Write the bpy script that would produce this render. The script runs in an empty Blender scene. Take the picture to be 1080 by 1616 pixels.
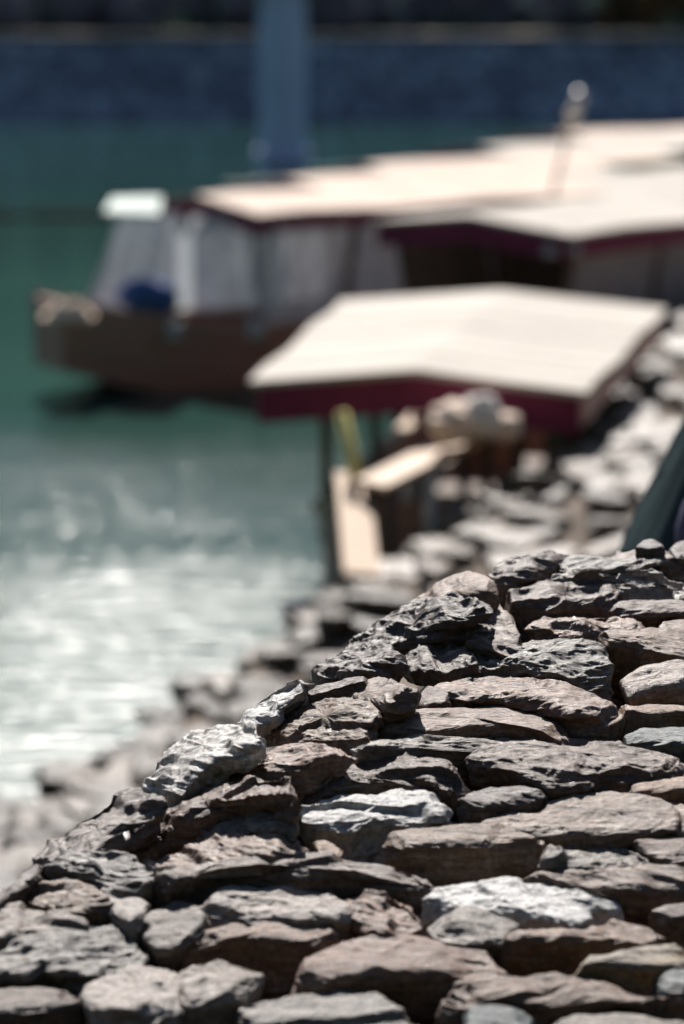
import bpy, bmesh, math, random
import numpy as np
from mathutils import Vector, Matrix

R = math.radians
random.seed(7)
rng = np.random.default_rng(11)
S = bpy.context.scene
COL = S.collection

# ------------------------------------------------------------------ camera
PITCH = R(11.93)
EYE = Vector((0, 0, 4.8))
LENS = 85.0
FPX = LENS / 36.0 * 1616          # focal length in photo pixels (photo 1080 x 1616)
cd = bpy.data.cameras.new('camera')
cam = bpy.data.objects.new('camera', cd)
COL.objects.link(cam)
cam.location = EYE
cam.rotation_euler = (math.pi / 2 - PITCH, 0, 0)
cd.lens = LENS
cd.sensor_width = 36
cd.sensor_fit = 'AUTO'
cd.clip_start = 0.05
cd.clip_end = 3000
cd.dof.use_dof = True
cd.dof.focus_distance = 5.5
cd.dof.aperture_fstop = 1.45
cd.dof.aperture_blades = 0
S.camera = cam

# ------------------------------------------------------------------ sky, sun, exposure
SUN_EL, SUN_AZ = R(45), R(-7)      # azimuth from +Y (away from the camera) towards +X
w = bpy.data.worlds.new('World')
S.world = w
w.use_nodes = True
nt = w.node_tree
nt.nodes.clear()
wo = nt.nodes.new('ShaderNodeOutputWorld')
bg = nt.nodes.new('ShaderNodeBackground')
sky = nt.nodes.new('ShaderNodeTexSky')
sky.sky_type = 'NISHITA'
sky.sun_disc = False
sky.sun_elevation = SUN_EL
sky.sun_rotation = SUN_AZ
sky.air_density = 1.0
sky.dust_density = 0.6
sky.ozone_density = 1.4
bg.inputs['Strength'].default_value = 0.05
nt.links.new(sky.outputs[0], bg.inputs[0])
nt.links.new(bg.outputs[0], wo.inputs[0])

sd = bpy.data.lights.new('sun', 'SUN')
sd.energy = 5.0
sd.angle = R(0.5)
sd.color = (1.0, 0.95, 0.895)
sun = bpy.data.objects.new('sun', sd)
COL.objects.link(sun)
SUN_DIR = Vector((math.sin(SUN_AZ) * math.cos(SUN_EL), math.cos(SUN_AZ) * math.cos(SUN_EL), math.sin(SUN_EL)))
sun.rotation_euler = SUN_DIR.to_track_quat('Z', 'Y').to_euler()
sun.location = (20, 40, 60)

S.view_settings.view_transform = 'Standard'
S.view_settings.look = 'None'
S.view_settings.gamma = 1
S.view_settings.exposure = 0.62
S.render.engine = 'CYCLES'
S.cycles.use_denoising = True
S.cycles.max_bounces = 6
S.cycles.diffuse_bounces = 3
S.cycles.glossy_bounces = 3
S.cycles.transparent_max_bounces = 12
S.cycles.caustics_reflective = False
S.cycles.caustics_refractive = False
S.cycles.sample_clamp_indirect = 4


# ------------------------------------------------------------------ photo pixel -> world
def ray(px, py):
    sx, sy = (px - 540) / FPX, (py - 808) / FPX
    c, s = math.cos(PITCH), math.sin(PITCH)
    return Vector((sx, c - sy * s, -s - sy * c))


def at(px, py, Y):
    """The point seen at a photo pixel at ground distance Y."""
    d = ray(px, py)
    return EYE + d * (Y / d.y)


def atz(px, py, z):
    d = ray(px, py)
    return EYE + d * ((z - EYE.z) / d.z)


# ------------------------------------------------------------------ tagging
def tag(o, label=None, cat=None, group=None, kind=None):
    if label: o['label'] = label
    if cat: o['category'] = cat
    if group: o['group'] = group
    if kind: o['kind'] = kind
    return o


def empty(name, loc=(0, 0, 0), rz=0.0, parent=None):
    o = bpy.data.objects.new(name, None)
    COL.objects.link(o)
    o.location = loc
    o.rotation_euler = (0, 0, rz)
    if parent: o.parent = parent
    return o


# ------------------------------------------------------------------ numpy noise
def _hash(ix, iy, iz, seed):
    h = (ix.astype(np.int64) * 374761393 + iy.astype(np.int64) * 668265263 + iz.astype(np.int64) * 2147483647 + seed * 1274126177) & 0xFFFFFFFF
    h = ((h ^ (h >> 13)) * 1274126177) & 0xFFFFFFFF
    h = ((h ^ (h >> 16)) * 2246822519) & 0xFFFFFFFF
    return ((h ^ (h >> 15)) & 0xFFFFFF) / float(0xFFFFFF)


def vnoise(p, seed=0):
    """value noise in [-1, 1] at the points p (n, 3)"""
    i = np.floor(p).astype(np.int64)
    f = p - i
    u = f * f * f * (f * (f * 6 - 15) + 10)
    r = 0
    for dx in (0, 1):
        wx = u[:, 0] if dx else 1 - u[:, 0]
        for dy in (0, 1):
            wy = u[:, 1] if dy else 1 - u[:, 1]
            for dz in (0, 1):
                wz = u[:, 2] if dz else 1 - u[:, 2]
                r = r + wx * wy * wz * _hash(i[:, 0] + dx, i[:, 1] + dy, i[:, 2] + dz, seed)
    return r * 2 - 1


def fbm(p, seed=0, octs=3, gain=0.5, ridged=False):
    a, s, t = 1.0, 0, 0
    q = p.copy()
    for k in range(octs):
        n = vnoise(q, seed + 17 * k)
        if ridged: n = 1 - 2 * np.abs(n)
        s = s + a * n
        t += a
        a *= gain
        q = q * 2.03 + 5.17
    return s / t


def np_mesh(name, verts, faces, mats, smooth=True):
    me = bpy.data.meshes.new(name)
    n, m = len(verts), len(faces)
    k = faces.shape[1]
    me.vertices.add(n)
    me.vertices.foreach_set('co', np.ascontiguousarray(verts, dtype=np.float32).ravel())
    me.loops.add(m * k)
    me.loops.foreach_set('vertex_index', np.ascontiguousarray(faces, dtype=np.int32).ravel())
    me.polygons.add(m)
    me.polygons.foreach_set('loop_start', np.arange(0, m * k, k, dtype=np.int32))
    me.polygons.foreach_set('loop_total', np.full(m, k, dtype=np.int32))
    me.polygons.foreach_set('use_smooth', np.full(m, smooth))
    me.update(calc_edges=True)
    for mt in (mats if isinstance(mats, (list, tuple)) else [mats]): me.materials.append(mt)
    return me


def link(name, me, parent=None):
    o = bpy.data.objects.new(name, me)
    COL.objects.link(o)
    if parent: o.parent = parent
    return o


def grid_faces(nu, nv, wrap_u=False):
    """quads over an (nv rows, nu columns) vertex grid"""
    iu = np.arange(nu if wrap_u else nu - 1)
    iv = np.arange(nv - 1)
    U, V = np.meshgrid(iu, iv)
    U2 = (U + 1) % nu
    a, b, c, d = V * nu + U, V * nu + U2, (V + 1) * nu + U2, (V + 1) * nu + U
    return np.stack([a, b, c, d], -1).reshape(-1, 4)


# ------------------------------------------------------------------ materials
class NT:
    def __init__(self, name):
        self.m = bpy.data.materials.new(name)
        self.m.use_nodes = True
        self.t = self.m.node_tree
        self.b = self.t.nodes['Principled BSDF']

    def n(self, kind, **kw):
        o = self.t.nodes.new(kind)
        for k, v in kw.items():
            if k.startswith('_'):
                o.inputs[k[1:].replace('_', ' ')].default_value = v
            else:
                setattr(o, k, v)
        return o

    def l(self, a, b): self.t.links.new(a, b)

    def ramp(self, src, stops):
        r = self.n('ShaderNodeValToRGB')
        e = r.color_ramp.elements
        while len(e) < len(stops): e.new(0.5)
        for el, (p, c) in zip(e, stops):
            el.position = p
            el.color = (*c, 1) if len(c) == 3 else c
        self.l(src, r.inputs[0])
        return r.outputs[0]

    def mix(self, fac, a, b, mode='MIX'):
        m = self.n('ShaderNodeMix', data_type='RGBA', blend_type=mode)
        for s, v in ((m.inputs[0], fac), (m.inputs[6], a), (m.inputs[7], b)):
            if isinstance(v, (int, float)): s.default_value = v
            elif isinstance(v, tuple): s.default_value = (*v, 1)
            else: self.l(v, s)
        return m.outputs[2]

    def coords(self, scale=(1, 1, 1), rot=(0, 0, 0), rnd=True, kind='Object'):
        tc = self.n('ShaderNodeTexCoord')
        mp = self.n('ShaderNodeMapping')
        mp.inputs['Scale'].default_value = scale
        mp.inputs['Rotation'].default_value = rot
        if rnd:
            oi = self.n('ShaderNodeObjectInfo')
            mul = self.n('ShaderNodeVectorMath', operation='SCALE')
            mul.inputs[0].default_value = (17.3, 31.7, 23.9)
            self.l(oi.outputs['Random'], mul.inputs['Scale'])
            self.l(mul.outputs[0], mp.inputs['Location'])
        self.l(tc.outputs[kind], mp.inputs[0])
        return mp.outputs[0]

    def noise(self, vec, scale, detail=4, rough=0.55, dist=0.0):
        n = self.n('ShaderNodeTexNoise', _Scale=scale, _Detail=detail, _Roughness=rough, _Distortion=dist)
        self.l(vec, n.inputs['Vector'])
        return n.outputs['Fac']

    def bump(self, h, strength, dist, prev=None):
        b = self.n('ShaderNodeBump', _Strength=strength, _Distance=dist)
        self.l(h, b.inputs['Height'])
        if prev is not None: self.l(prev, b.inputs['Normal'])
        return b.outputs[0]

    def done(self, col=None, rough=0.6, spec=0.5, normal=None):
        if col is not None:
            if isinstance(col, tuple): self.b.inputs['Base Color'].default_value = (*col, 1)
            else: self.l(col, self.b.inputs['Base Color'])
        if isinstance(rough, (int, float)): self.b.inputs['Roughness'].default_value = rough
        else: self.l(rough, self.b.inputs['Roughness'])
        self.b.inputs['Specular IOR Level'].default_value = spec
        if normal is not None: self.l(normal, self.b.inputs['Normal'])
        return self.m


def stone_mat(name, dark, mid, light, vein=(0.45, 0.42, 0.39), vein_amt=0.5, rough=(0.28, 0.58), spec=0.55, stripe=(5, 26, 26), rot=(0.2, 0.1, 0.3)):
    k = NT(name)
    co = k.coords((1, 1, 1))
    st = k.coords(stripe, rot)
    big = k.noise(co, 7, 5, 0.6, 0.4)
    streak = k.noise(st, 2.2, 6, 0.62, 0.6)
    fine = k.noise(co, 75, 5, 0.65)
    base = k.ramp(streak, [(0.30, dark), (0.5, mid), (0.72, light)])
    base = k.mix(k.ramp(big, [(0.38, (0, 0, 0)), (0.66, (1, 1, 1))]), base, k.mix(0.6, base, mid))
    oi = k.n('ShaderNodeObjectInfo')
    hs = k.n('ShaderNodeHueSaturation')
    mr = k.n('ShaderNodeMapRange', _To_Min=0.72, _To_Max=1.3)
    k.l(oi.outputs['Random'], mr.inputs[0])
    k.l(mr.outputs[0], hs.inputs['Value'])
    def spin(mult, lo, hi, sock):
        m1 = k.n('ShaderNodeMath', operation='MULTIPLY'); m1.inputs[1].default_value = mult
        k.l(oi.outputs['Random'], m1.inputs[0])
        m2 = k.n('ShaderNodeMath', operation='FRACT')
        k.l(m1.outputs[0], m2.inputs[0])
        m3 = k.n('ShaderNodeMapRange', _To_Min=lo, _To_Max=hi)
        k.l(m2.outputs[0], m3.inputs[0])
        k.l(m3.outputs[0], hs.inputs[sock])
    spin(7.13, 0.497, 0.510, 'Hue')
    spin(13.7, 0.75, 1.25, 'Saturation')
    k.l(base, hs.inputs['Color'])
    veins = k.ramp(k.noise(k.coords((3, 14, 14), (0.4, 0.3, -0.2)), 1.7, 6, 0.7, 1.2), [(0.56, (0, 0, 0)), (0.66, (vein_amt,) * 3)])
    col = k.mix(veins, hs.outputs[0], vein)
    spk = k.ramp(fine, [(0.36, (0.55, 0.55, 0.55)), (0.6, (1.15, 1.15, 1.15))])
    col = k.mix(1.0, col, spk, 'MULTIPLY')
    rg = k.ramp(k.noise(co, 28, 4, 0.6), [(0.3, (rough[0],) * 3), (0.7, (rough[1],) * 3)])
    nb = k.bump(k.noise(st, 9, 6, 0.7, 0.4), 0.6, 0.0055)
    nb = k.bump(fine, 0.5, 0.002, nb)
    return k.done(col, rg, spec, nb)


BROWN = stone_mat('brown_schist', (0.06, 0.035, 0.025), (0.165, 0.105, 0.076), (0.32, 0.228, 0.178))
DARK = stone_mat('dark_schist', (0.038, 0.024, 0.019), (0.095, 0.063, 0.049), (0.20, 0.145, 0.12))
PALE = stone_mat('pale_schist', (0.12, 0.095, 0.082), (0.24, 0.20, 0.175), (0.40, 0.34, 0.30), vein=(0.7, 0.67, 0.63), vein_amt=0.7)
GREYS = stone_mat('grey_schist', (0.06, 0.05, 0.042), (0.145, 0.124, 0.106), (0.27, 0.235, 0.205), vein=(0.5, 0.48, 0.45))
WHITE = stone_mat('white_quartz', (0.19, 0.19, 0.20), (0.41, 0.40, 0.385), (0.56, 0.54, 0.52), vein=(0.2, 0.21, 0.25), vein_amt=0.5, rough=(0.35, 0.6), stripe=(8, 16, 16))
ORANGE = stone_mat('lichen_stone', (0.09, 0.07, 0.05), (0.24, 0.19, 0.13), (0.36, 0.28, 0.19), vein=(0.5, 0.24, 0.04), vein_amt=0.8)
TEAL = stone_mat('greenish_slate', (0.03, 0.04, 0.042), (0.075, 0.09, 0.09), (0.15, 0.165, 0.16))
SHORE = stone_mat('shore_stone_surface', (0.075, 0.055, 0.042), (0.165, 0.128, 0.10), (0.29, 0.232, 0.187), vein=(0.42, 0.36, 0.30))
SHORE_D = stone_mat('wet_shore_stone_surface', (0.03, 0.022, 0.017), (0.075, 0.056, 0.042), (0.15, 0.117, 0.092), vein=(0.2, 0.16, 0.13))


def simple_mat(name, col, rough=0.6, spec=0.4, var=0.25, scale=6, bump=0.0, stretch=(1, 1, 1), kind='Object'):
    k = NT(name)
    co = k.coords(stretch, kind=kind)
    n = k.noise(co, scale, 5, 0.6, 0.3)
    a = tuple(c * (1 - var) for c in col)
    b = tuple(min(1, c * (1 + var)) for c in col)
    c = k.ramp(n, [(0.3, a), (0.7, b)])
    nb = k.bump(n, 0.4, bump) if bump else None
    return k.done(c, rough, spec, nb)


M_SOIL = simple_mat('dark_soil', (0.05, 0.042, 0.036), 0.9, 0.2, 0.4, 9, 0.02)
M_HULL = simple_mat('dark_hull_wood', (0.42, 0.245, 0.20), 0.55, 0.4, 0.35, 3, 0.004, (1, 12, 12))
M_WOOD = simple_mat('pale_weathered_wood', (0.55, 0.40, 0.28), 0.6, 0.3, 0.2, 3, 0.003, (14, 1, 14))
M_POST = simple_mat('dark_post_wood', (0.13, 0.09, 0.065), 0.6, 0.3, 0.25, 5, 0.002, (12, 12, 1))
M_CREAM = simple_mat('cream_canvas', (0.50, 0.455, 0.40), 0.75, 0.2, 0.08, 0.9)
M_PEACH = simple_mat('peach_canvas', (0.62, 0.49, 0.405), 0.75, 0.2, 0.07, 1.0)
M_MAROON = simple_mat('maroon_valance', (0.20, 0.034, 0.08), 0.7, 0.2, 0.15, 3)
M_PINK = simple_mat('pink_shade_side_valance', (0.62, 0.42, 0.36), 0.7, 0.2, 0.1, 4)  # pinkish tint of cream cloth in shade, put into the base colour
M_TEAL = simple_mat('teal_trim', (0.10, 0.42, 0.40), 0.6, 0.3, 0.1, 3)
M_MINT = simple_mat('mint_awning', (0.42, 0.54, 0.49), 0.6, 0.3, 0.06, 3)
M_BLUE = simple_mat('blue_cloth', (0.06, 0.12, 0.32), 0.7, 0.2, 0.3, 5)
M_BUCKET = simple_mat('blue_plastic', (0.02, 0.06, 0.28), 0.4, 0.5, 0.1, 4)
M_BAMBOO = simple_mat('yellow_bamboo', (0.75, 0.66, 0.22), 0.5, 0.4, 0.15, 3, 0, (3, 3, 20))
M_TARP = simple_mat('dark_teal_tarpaulin', (0.016, 0.032, 0.036), 0.5, 0.3, 0.35, 5)
M_PURPLE = simple_mat('dusky_blue_cloth', (0.09, 0.085, 0.15), 0.75, 0.2, 0.2, 6)
M_PIER = simple_mat('blue_shaded_pier_concrete', (0.44, 0.51, 0.72), 0.8, 0.2, 0.1, 0.6)  # blue of the hazy, shaded far side put into the concrete colour
M_CONC = simple_mat('grey_concrete', (0.20, 0.19, 0.18), 0.8, 0.2, 0.12, 0.6)
M_DIM = simple_mat('dim_interior_sheet', (0.34, 0.31, 0.32), 0.6, 0.3, 0.2, 4, 0.004)  # dimness of the boat's interior put into the sheet colour
M_RED = simple_mat('red_paper', (0.75, 0.10, 0.09), 0.7, 0.2, 0.08, 6)
M_LWHITE = simple_mat('white_paper', (0.8, 0.76, 0.7), 0.7, 0.2, 0.05, 6)
M_METAL = simple_mat('dull_metal', (0.4, 0.4, 0.4), 0.3, 0.5, 0.1, 6)
M_METAL.node_tree.nodes['Principled BSDF'].inputs['Metallic'].default_value = 0.9
M_SAND = simple_mat('pale_canvas_bundle', (0.82, 0.66, 0.54), 0.8, 0.2, 0.1, 5, 0.01)
M_GREY = simple_mat('pale_grey_canvas', (0.55, 0.56, 0.57), 0.8, 0.2, 0.12, 5, 0.01)


def sheet_mat():
    k = NT('clear_plastic_sheet')
    k.t.nodes.remove(k.b)
    out = k.t.nodes['Material Output']
    tr = k.n('ShaderNodeBsdfTransparent')
    tr.inputs[0].default_value = (0.86, 0.89, 0.93, 1)
    df = k.n('ShaderNodeBsdfDiffuse')
    df.inputs[0].default_value = (0.78, 0.82, 0.88, 1)
    tl = k.n('ShaderNodeBsdfTranslucent')
    tl.inputs[0].default_value = (0.80, 0.84, 0.90, 1)
    gl = k.n('ShaderNodeBsdfGlossy')
    gl.inputs['Roughness'].default_value = 0.15
    co = k.coords((3, 3, 0.6))
    n = k.noise(co, 2.5, 4, 0.6, 0.5)
    a = k.n('ShaderNodeMixShader'); a.inputs[0].default_value = 0.5
    k.l(df.outputs[0], a.inputs[1]); k.l(tl.outputs[0], a.inputs[2])
    b = k.n('ShaderNodeMixShader')
    k.l(k.ramp(n, [(0.3, (0.62,) * 3), (0.7, (0.92,) * 3)]), b.inputs[0])
    k.l(tr.outputs[0], b.inputs[1]); k.l(a.outputs[0], b.inputs[2])
    c = k.n('ShaderNodeMixShader'); c.inputs[0].default_value = 0.06
    k.l(b.outputs[0], c.inputs[1]); k.l(gl.outputs[0], c.inputs[2])
    k.l(c.outputs[0], out.inputs[0])
    return k.m


M_SHEET = sheet_mat()


def water_mat():
    k = NT('river_water')
    co = k.coords((1, 1, 1), rnd=False)
    wide = k.noise(k.coords((0.7, 3.4, 1), (0, 0, 0.12), rnd=False), 1.0, 3, 0.55, 0.4)
    rip = k.noise(k.coords((2.6, 11, 1), (0, 0, -0.06), rnd=False), 1.0, 3, 0.6, 0.2)
    patch = k.noise(k.coords((0.10, 0.22, 1), rnd=False), 1.0, 3, 0.5)
    # the breeze ruffles the water along the near shore; it lies calmer farther out
    sp = k.n('ShaderNodeSeparateXYZ')
    k.l(co, sp.inputs[0])
    sh = k.n('ShaderNodeMath', operation='MULTIPLY_ADD')
    k.l(patch, sh.inputs[0]); sh.inputs[1].default_value = 16.0
    k.l(sp.outputs['Y'], sh.inputs[2])
    calm = k.n('ShaderNodeMapRange', interpolation_type='SMOOTHSTEP', _From_Min=22.5, _From_Max=41.0)
    k.l(sh.outputs[0], calm.inputs[0])
    st = k.n('ShaderNodeMapRange', _To_Min=1.0, _To_Max=0.08)
    k.l(calm.outputs[0], st.inputs[0])
    rg = k.n('ShaderNodeMapRange', _To_Min=0.30, _To_Max=0.06)
    k.l(calm.outputs[0], rg.inputs[0])
    b1 = k.n('ShaderNodeBump', _Distance=0.031)
    k.l(st.outputs[0], b1.inputs['Strength']); k.l(wide, b1.inputs['Height'])
    b2 = k.n('ShaderNodeBump', _Distance=0.024)
    k.l(st.outputs[0], b2.inputs['Strength']); k.l(rip, b2.inputs['Height']); k.l(b1.outputs[0], b2.inputs['Normal'])
    col = k.ramp(patch, [(0.3, (0.016, 0.050, 0.042)), (0.7, (0.022, 0.064, 0.053))])
    k.b.inputs['IOR'].default_value = 1.33
    return k.done(col, rg.outputs[0], 0.5, b2.outputs[0])


def far_wall_mat():
    k = NT('far_revetment_stone')
    co = k.coords((0.9, 1.4, 1.4), rnd=False)
    v = k.n('ShaderNodeTexVoronoi', feature='F1', _Scale=1.6)
    k.l(co, v.inputs['Vector'])
    e = k.n('ShaderNodeTexVoronoi', feature='DISTANCE_TO_EDGE', _Scale=1.6)
    k.l(co, e.inputs['Vector'])
    c = k.ramp(v.outputs['Color'], [(0.1, (0.19, 0.22, 0.32)), (0.9, (0.38, 0.44, 0.58))])  # blue cast of the shaded bank painted into the stone tones
    joint = k.ramp(e.outputs['Distance'], [(0.0, (0.25, 0.25, 0.25)), (0.12, (1, 1, 1))])
    c = k.mix(1.0, c, joint, 'MULTIPLY')
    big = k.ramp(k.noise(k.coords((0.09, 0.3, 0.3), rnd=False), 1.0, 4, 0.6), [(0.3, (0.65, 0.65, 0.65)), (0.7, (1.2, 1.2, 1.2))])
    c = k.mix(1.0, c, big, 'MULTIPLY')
    nb = k.bump(e.outputs['Distance'], 0.6, 0.2)
    return k.done(c, 0.85, 0.2, nb)


def leaf_mat(name, a, b):
    k = NT(name)
    n = k.noise(k.coords((1, 1, 1)), 1.3, 5, 0.65)
    c = k.ramp(n, [(0.3, a), (0.7, b)])
    return k.done(c, 0.9, 0.0)


M_WATER = water_mat()
M_FARWALL = far_wall_mat()
M_LEAF = leaf_mat('dark_foliage', (0.12, 0.13, 0.17), (0.24, 0.25, 0.31))  # bluish distance haze mixed into the leaf colour
M_LEAF2 = leaf_mat('winter_brown_foliage', (0.07, 0.05, 0.03), (0.15, 0.11, 0.07))
M_HILL = leaf_mat('wooded_hill', (0.025, 0.055, 0.045), (0.055, 0.105, 0.085))
M_SKYBLOCK = leaf_mat('sky_blocking_hillside', (0.010, 0.014, 0.009), (0.022, 0.03, 0.018))  # near-black so the added hill behind bounces hardly any light
M_PATH = simple_mat('far_path_gravel', (0.2, 0.165, 0.135), 0.9, 0.2, 0.15, 0.5)
M_BANK = simple_mat('far_bank_earth', (0.10, 0.085, 0.06), 0.9, 0.2, 0.4, 0.4, 0.2)


# ------------------------------------------------------------------ terrain
def mound_z(y):                        # plane of the stone-faced embankment in the foreground
    return 2.94 + 0.29 * (y - 4.2)


EDGE = [(-2.9, 1.6), (-0.60, 4.5), (-0.13, 5.16), (0.16, 5.53), (0.38, 5.8), (0.54, 5.92), (0.87, 6.04), (6.0, 6.3)]   # crest line in plan
SHORELINE = [(-9, 4.0), (-4.3, 9.0), (-2.6, 12.2), (-1.95, 13.8), (-1.34, 15.1), (-0.91, 16.4), (-0.55, 17.0), (-0.1, 17.3), (0.25, 17.8), (0.75, 18.6), (1.2, 20.2), (1.9, 23.0), (3.0, 27.5), (4.6, 32), (7.5, 38), (13, 46), (24, 58), (50, 80)]


def seg_dist(X, Y, pts):
    """signed distance to a polyline: positive on its right-hand side (seen walking along it)"""
    best = np.full(X.shape, 1e9)
    sgn = np.ones(X.shape)
    for (x0, y0), (x1, y1) in zip(pts[:-1], pts[1:]):
        dx, dy = x1 - x0, y1 - y0
        t = np.clip(((X - x0) * dx + (Y - y0) * dy) / (dx * dx + dy * dy), 0, 1)
        ex, ey = X - (x0 + t * dx), Y - (y0 + t * dy)
        d = np.hypot(ex, ey)
        c = dx * ey - dy * ex
        m = d < best - 1e-9
        best = np.where(m, d, best)
        sgn = np.where(m, np.where(c <= 0, 1.0, -1.0), sgn)
    return best * sgn


def shore_z(X, Y):
    d = seg_dist(X, Y, SHORELINE)
    k1 = 0.32 + 0.88 * np.clip((Y - 15.2) / 2.4, 0, 1)
    up = np.where(d < 1.0, k1 * d, k1 + 0.2 * (d - 1.0))
    up = np.minimum(up, 1.6 + 0.03 * (d - 5.7))
    return np.where(d < 0, np.maximum(0.55 * d, -1.6), up)


def terrain_z(X, Y):
    m = seg_dist(X, Y, EDGE)           # positive on the camera's side of the crest
    top = mound_z(np.minimum(Y, 6.4)) - 0.14
    top = np.where(Y < 3.6, mound_z(3.6) - 0.14 + 0.03 * (3.6 - Y), top)
    fall = top - np.where(m < 0, np.minimum(-m, 0.2) * 0.9 + np.maximum(-m - 0.2, 0) * 1.15, 0)
    return np.maximum(fall, shore_z(X, Y))


def ground_mat():
    k = NT('soil_and_gravel')
    co = k.coords((1, 1, 1), rnd=False)
    n = k.noise(co, 9, 6, 0.65, 0.3)
    soil = k.ramp(n, [(0.3, (0.028, 0.023, 0.02)), (0.7, (0.075, 0.062, 0.053))])
    grav = k.ramp(k.noise(co, 5, 6, 0.7), [(0.3, (0.08, 0.063, 0.051)), (0.7, (0.27, 0.22, 0.18))])
    sp = k.n('ShaderNodeSeparateXYZ')
    k.l(co, sp.inputs[0])
    mr = k.n('ShaderNodeMapRange', _From_Min=1.9, _From_Max=2.3)
    k.l(sp.outputs['Z'], mr.inputs[0])
    return k.done(k.mix(mr.outputs[0], grav, soil), 0.9, 0.2, k.bump(n, 0.6, 0.03))


M_GROUND = ground_mat()


def build_embankment():
    xs = np.concatenate([np.arange(-14, -3, 0.5), np.arange(-3, 6, 0.12), np.arange(6, 60, 1.5)])
    ys = np.concatenate([np.arange(-12, 2, 0.7), np.arange(2, 12, 0.12), np.arange(12, 36, 0.3), np.arange(36, 92, 2)])
    X, Y = np.meshgrid(xs, ys)
    Z = terrain_z(X, Y)
    p = np.stack([X.ravel() * 1.7, Y.ravel() * 1.7, Z.ravel()], -1)
    Z = Z + (fbm(p, 3, 3) * 0.05).reshape(Z.shape)
    v = np.stack([X, Y, Z], -1).reshape(-1, 3)
    f = grid_faces(len(xs), len(ys))
    o = link('ground', np_mesh('ground', v, f, M_GROUND))
    tag(o, kind='structure')


build_embankment()


def build_water():
    v = np.array([(-400, -60, 0), (400, -60, 0), (400, 100.4, 0), (-400, 100.4, 0)], float)
    tag(link('water', np_mesh('water', v, np.array([[0, 1, 2, 3]]), M_WATER, False)), kind='structure')
    v = np.array([(-400, -60, -1.7), (400, -60, -1.7), (400, 101, -1.7), (-400, 101, -1.7)], float)
    tag(link('river_bed', np_mesh('river_bed', v, np.array([[0, 1, 2, 3]]), M_SOIL, False)), kind='structure')


build_water()


# ------------------------------------------------------------------ far bank
def build_far_bank():
    # sloping stone revetment with a coping
    wt = empty('retaining_wall', (0, 99.6, 0))
    tag(wt, 'long shaded stone retaining wall across the river with pale coping', 'wall')
    xs = np.linspace(-260, 260, 520)
    zs = np.linspace(-1.5, 3.3, 12)
    X, Z = np.meshgrid(xs, zs)
    Y = 0.42 * (Z + 0.0)
    n = fbm(np.stack([X.ravel() * 1.3, Z.ravel() * 1.6, 0 * X.ravel()], -1), 5, 3).reshape(X.shape)
    Y = Y + n * 0.16
    v = np.stack([X, Y, Z], -1).reshape(-1, 3)
    link('stone_face', np_mesh('stone_face', v, grid_faces(len(xs), len(zs)), M_FARWALL), wt)
    mb = MB()
    mb.box((-260, 1.25, 3.28), (260, 2.0, 3.48))
    mb.build('coping', M_CONC, wt)
    # path and earth bank behind
    mb = MB()
    mb.quad([(-260, 101.6, 3.38), (260, 101.6, 3.38), (260, 106.5, 3.55), (-260, 106.5, 3.55)])
    tag(mb.build('path', M_PATH), kind='structure')
    xs = np.linspace(-300, 300, 260)
    ts = np.linspace(0, 1, 60)
    X, T = np.meshgrid(xs, ts)
    Y = 106.4 + T * 130
    Z = 3.5 + np.minimum(T * 130 * 0.9, 2.6) + np.maximum(T * 130 - 3, 0) * 0.40
    n = fbm(np.stack([X.ravel() * 0.18, Y.ravel() * 0.18, Z.ravel() * 0.2], -1), 9, 4).reshape(X.shape)
    Z = Z + n * np.clip(T * 12, 0, 1) * 2.2
    v = np.stack([X, Y, Z], -1).reshape(-1, 3)
    tag(link('hills', np_mesh('hills', v, grid_faces(len(xs), len(ts)), M_HILL)), kind='structure')


def build_sky_block_hill():
    # unseen wooded hillside, added behind the camera to block sky fill
    th = np.linspace(R(150), R(390), 90)
    ts = np.linspace(0, 1, 40)
    T, V = np.meshgrid(th, ts)
    rad = 14 + V * 42
    X, Y = rad * np.cos(T) + 6 * 0, rad * np.sin(T) - 8
    Z = 2.6 + np.clip(V, 0, 1) ** 0.8 * 52
    n = fbm(np.stack([X.ravel() * 0.3, Y.ravel() * 0.3, Z.ravel() * 0.3], -1), 31, 4).reshape(X.shape)
    side = np.clip((np.abs(T - R(270)) - R(60)) / R(60), 0, 1)
    Z = Z * (1 - 0.8 * side) + n * 2.0
    v = np.stack([X, Y, Z], -1).reshape(-1, 3)
    tag(link('hills', np_mesh('hills', v, grid_faces(90, 40), M_SKYBLOCK)), kind='structure')


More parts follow.
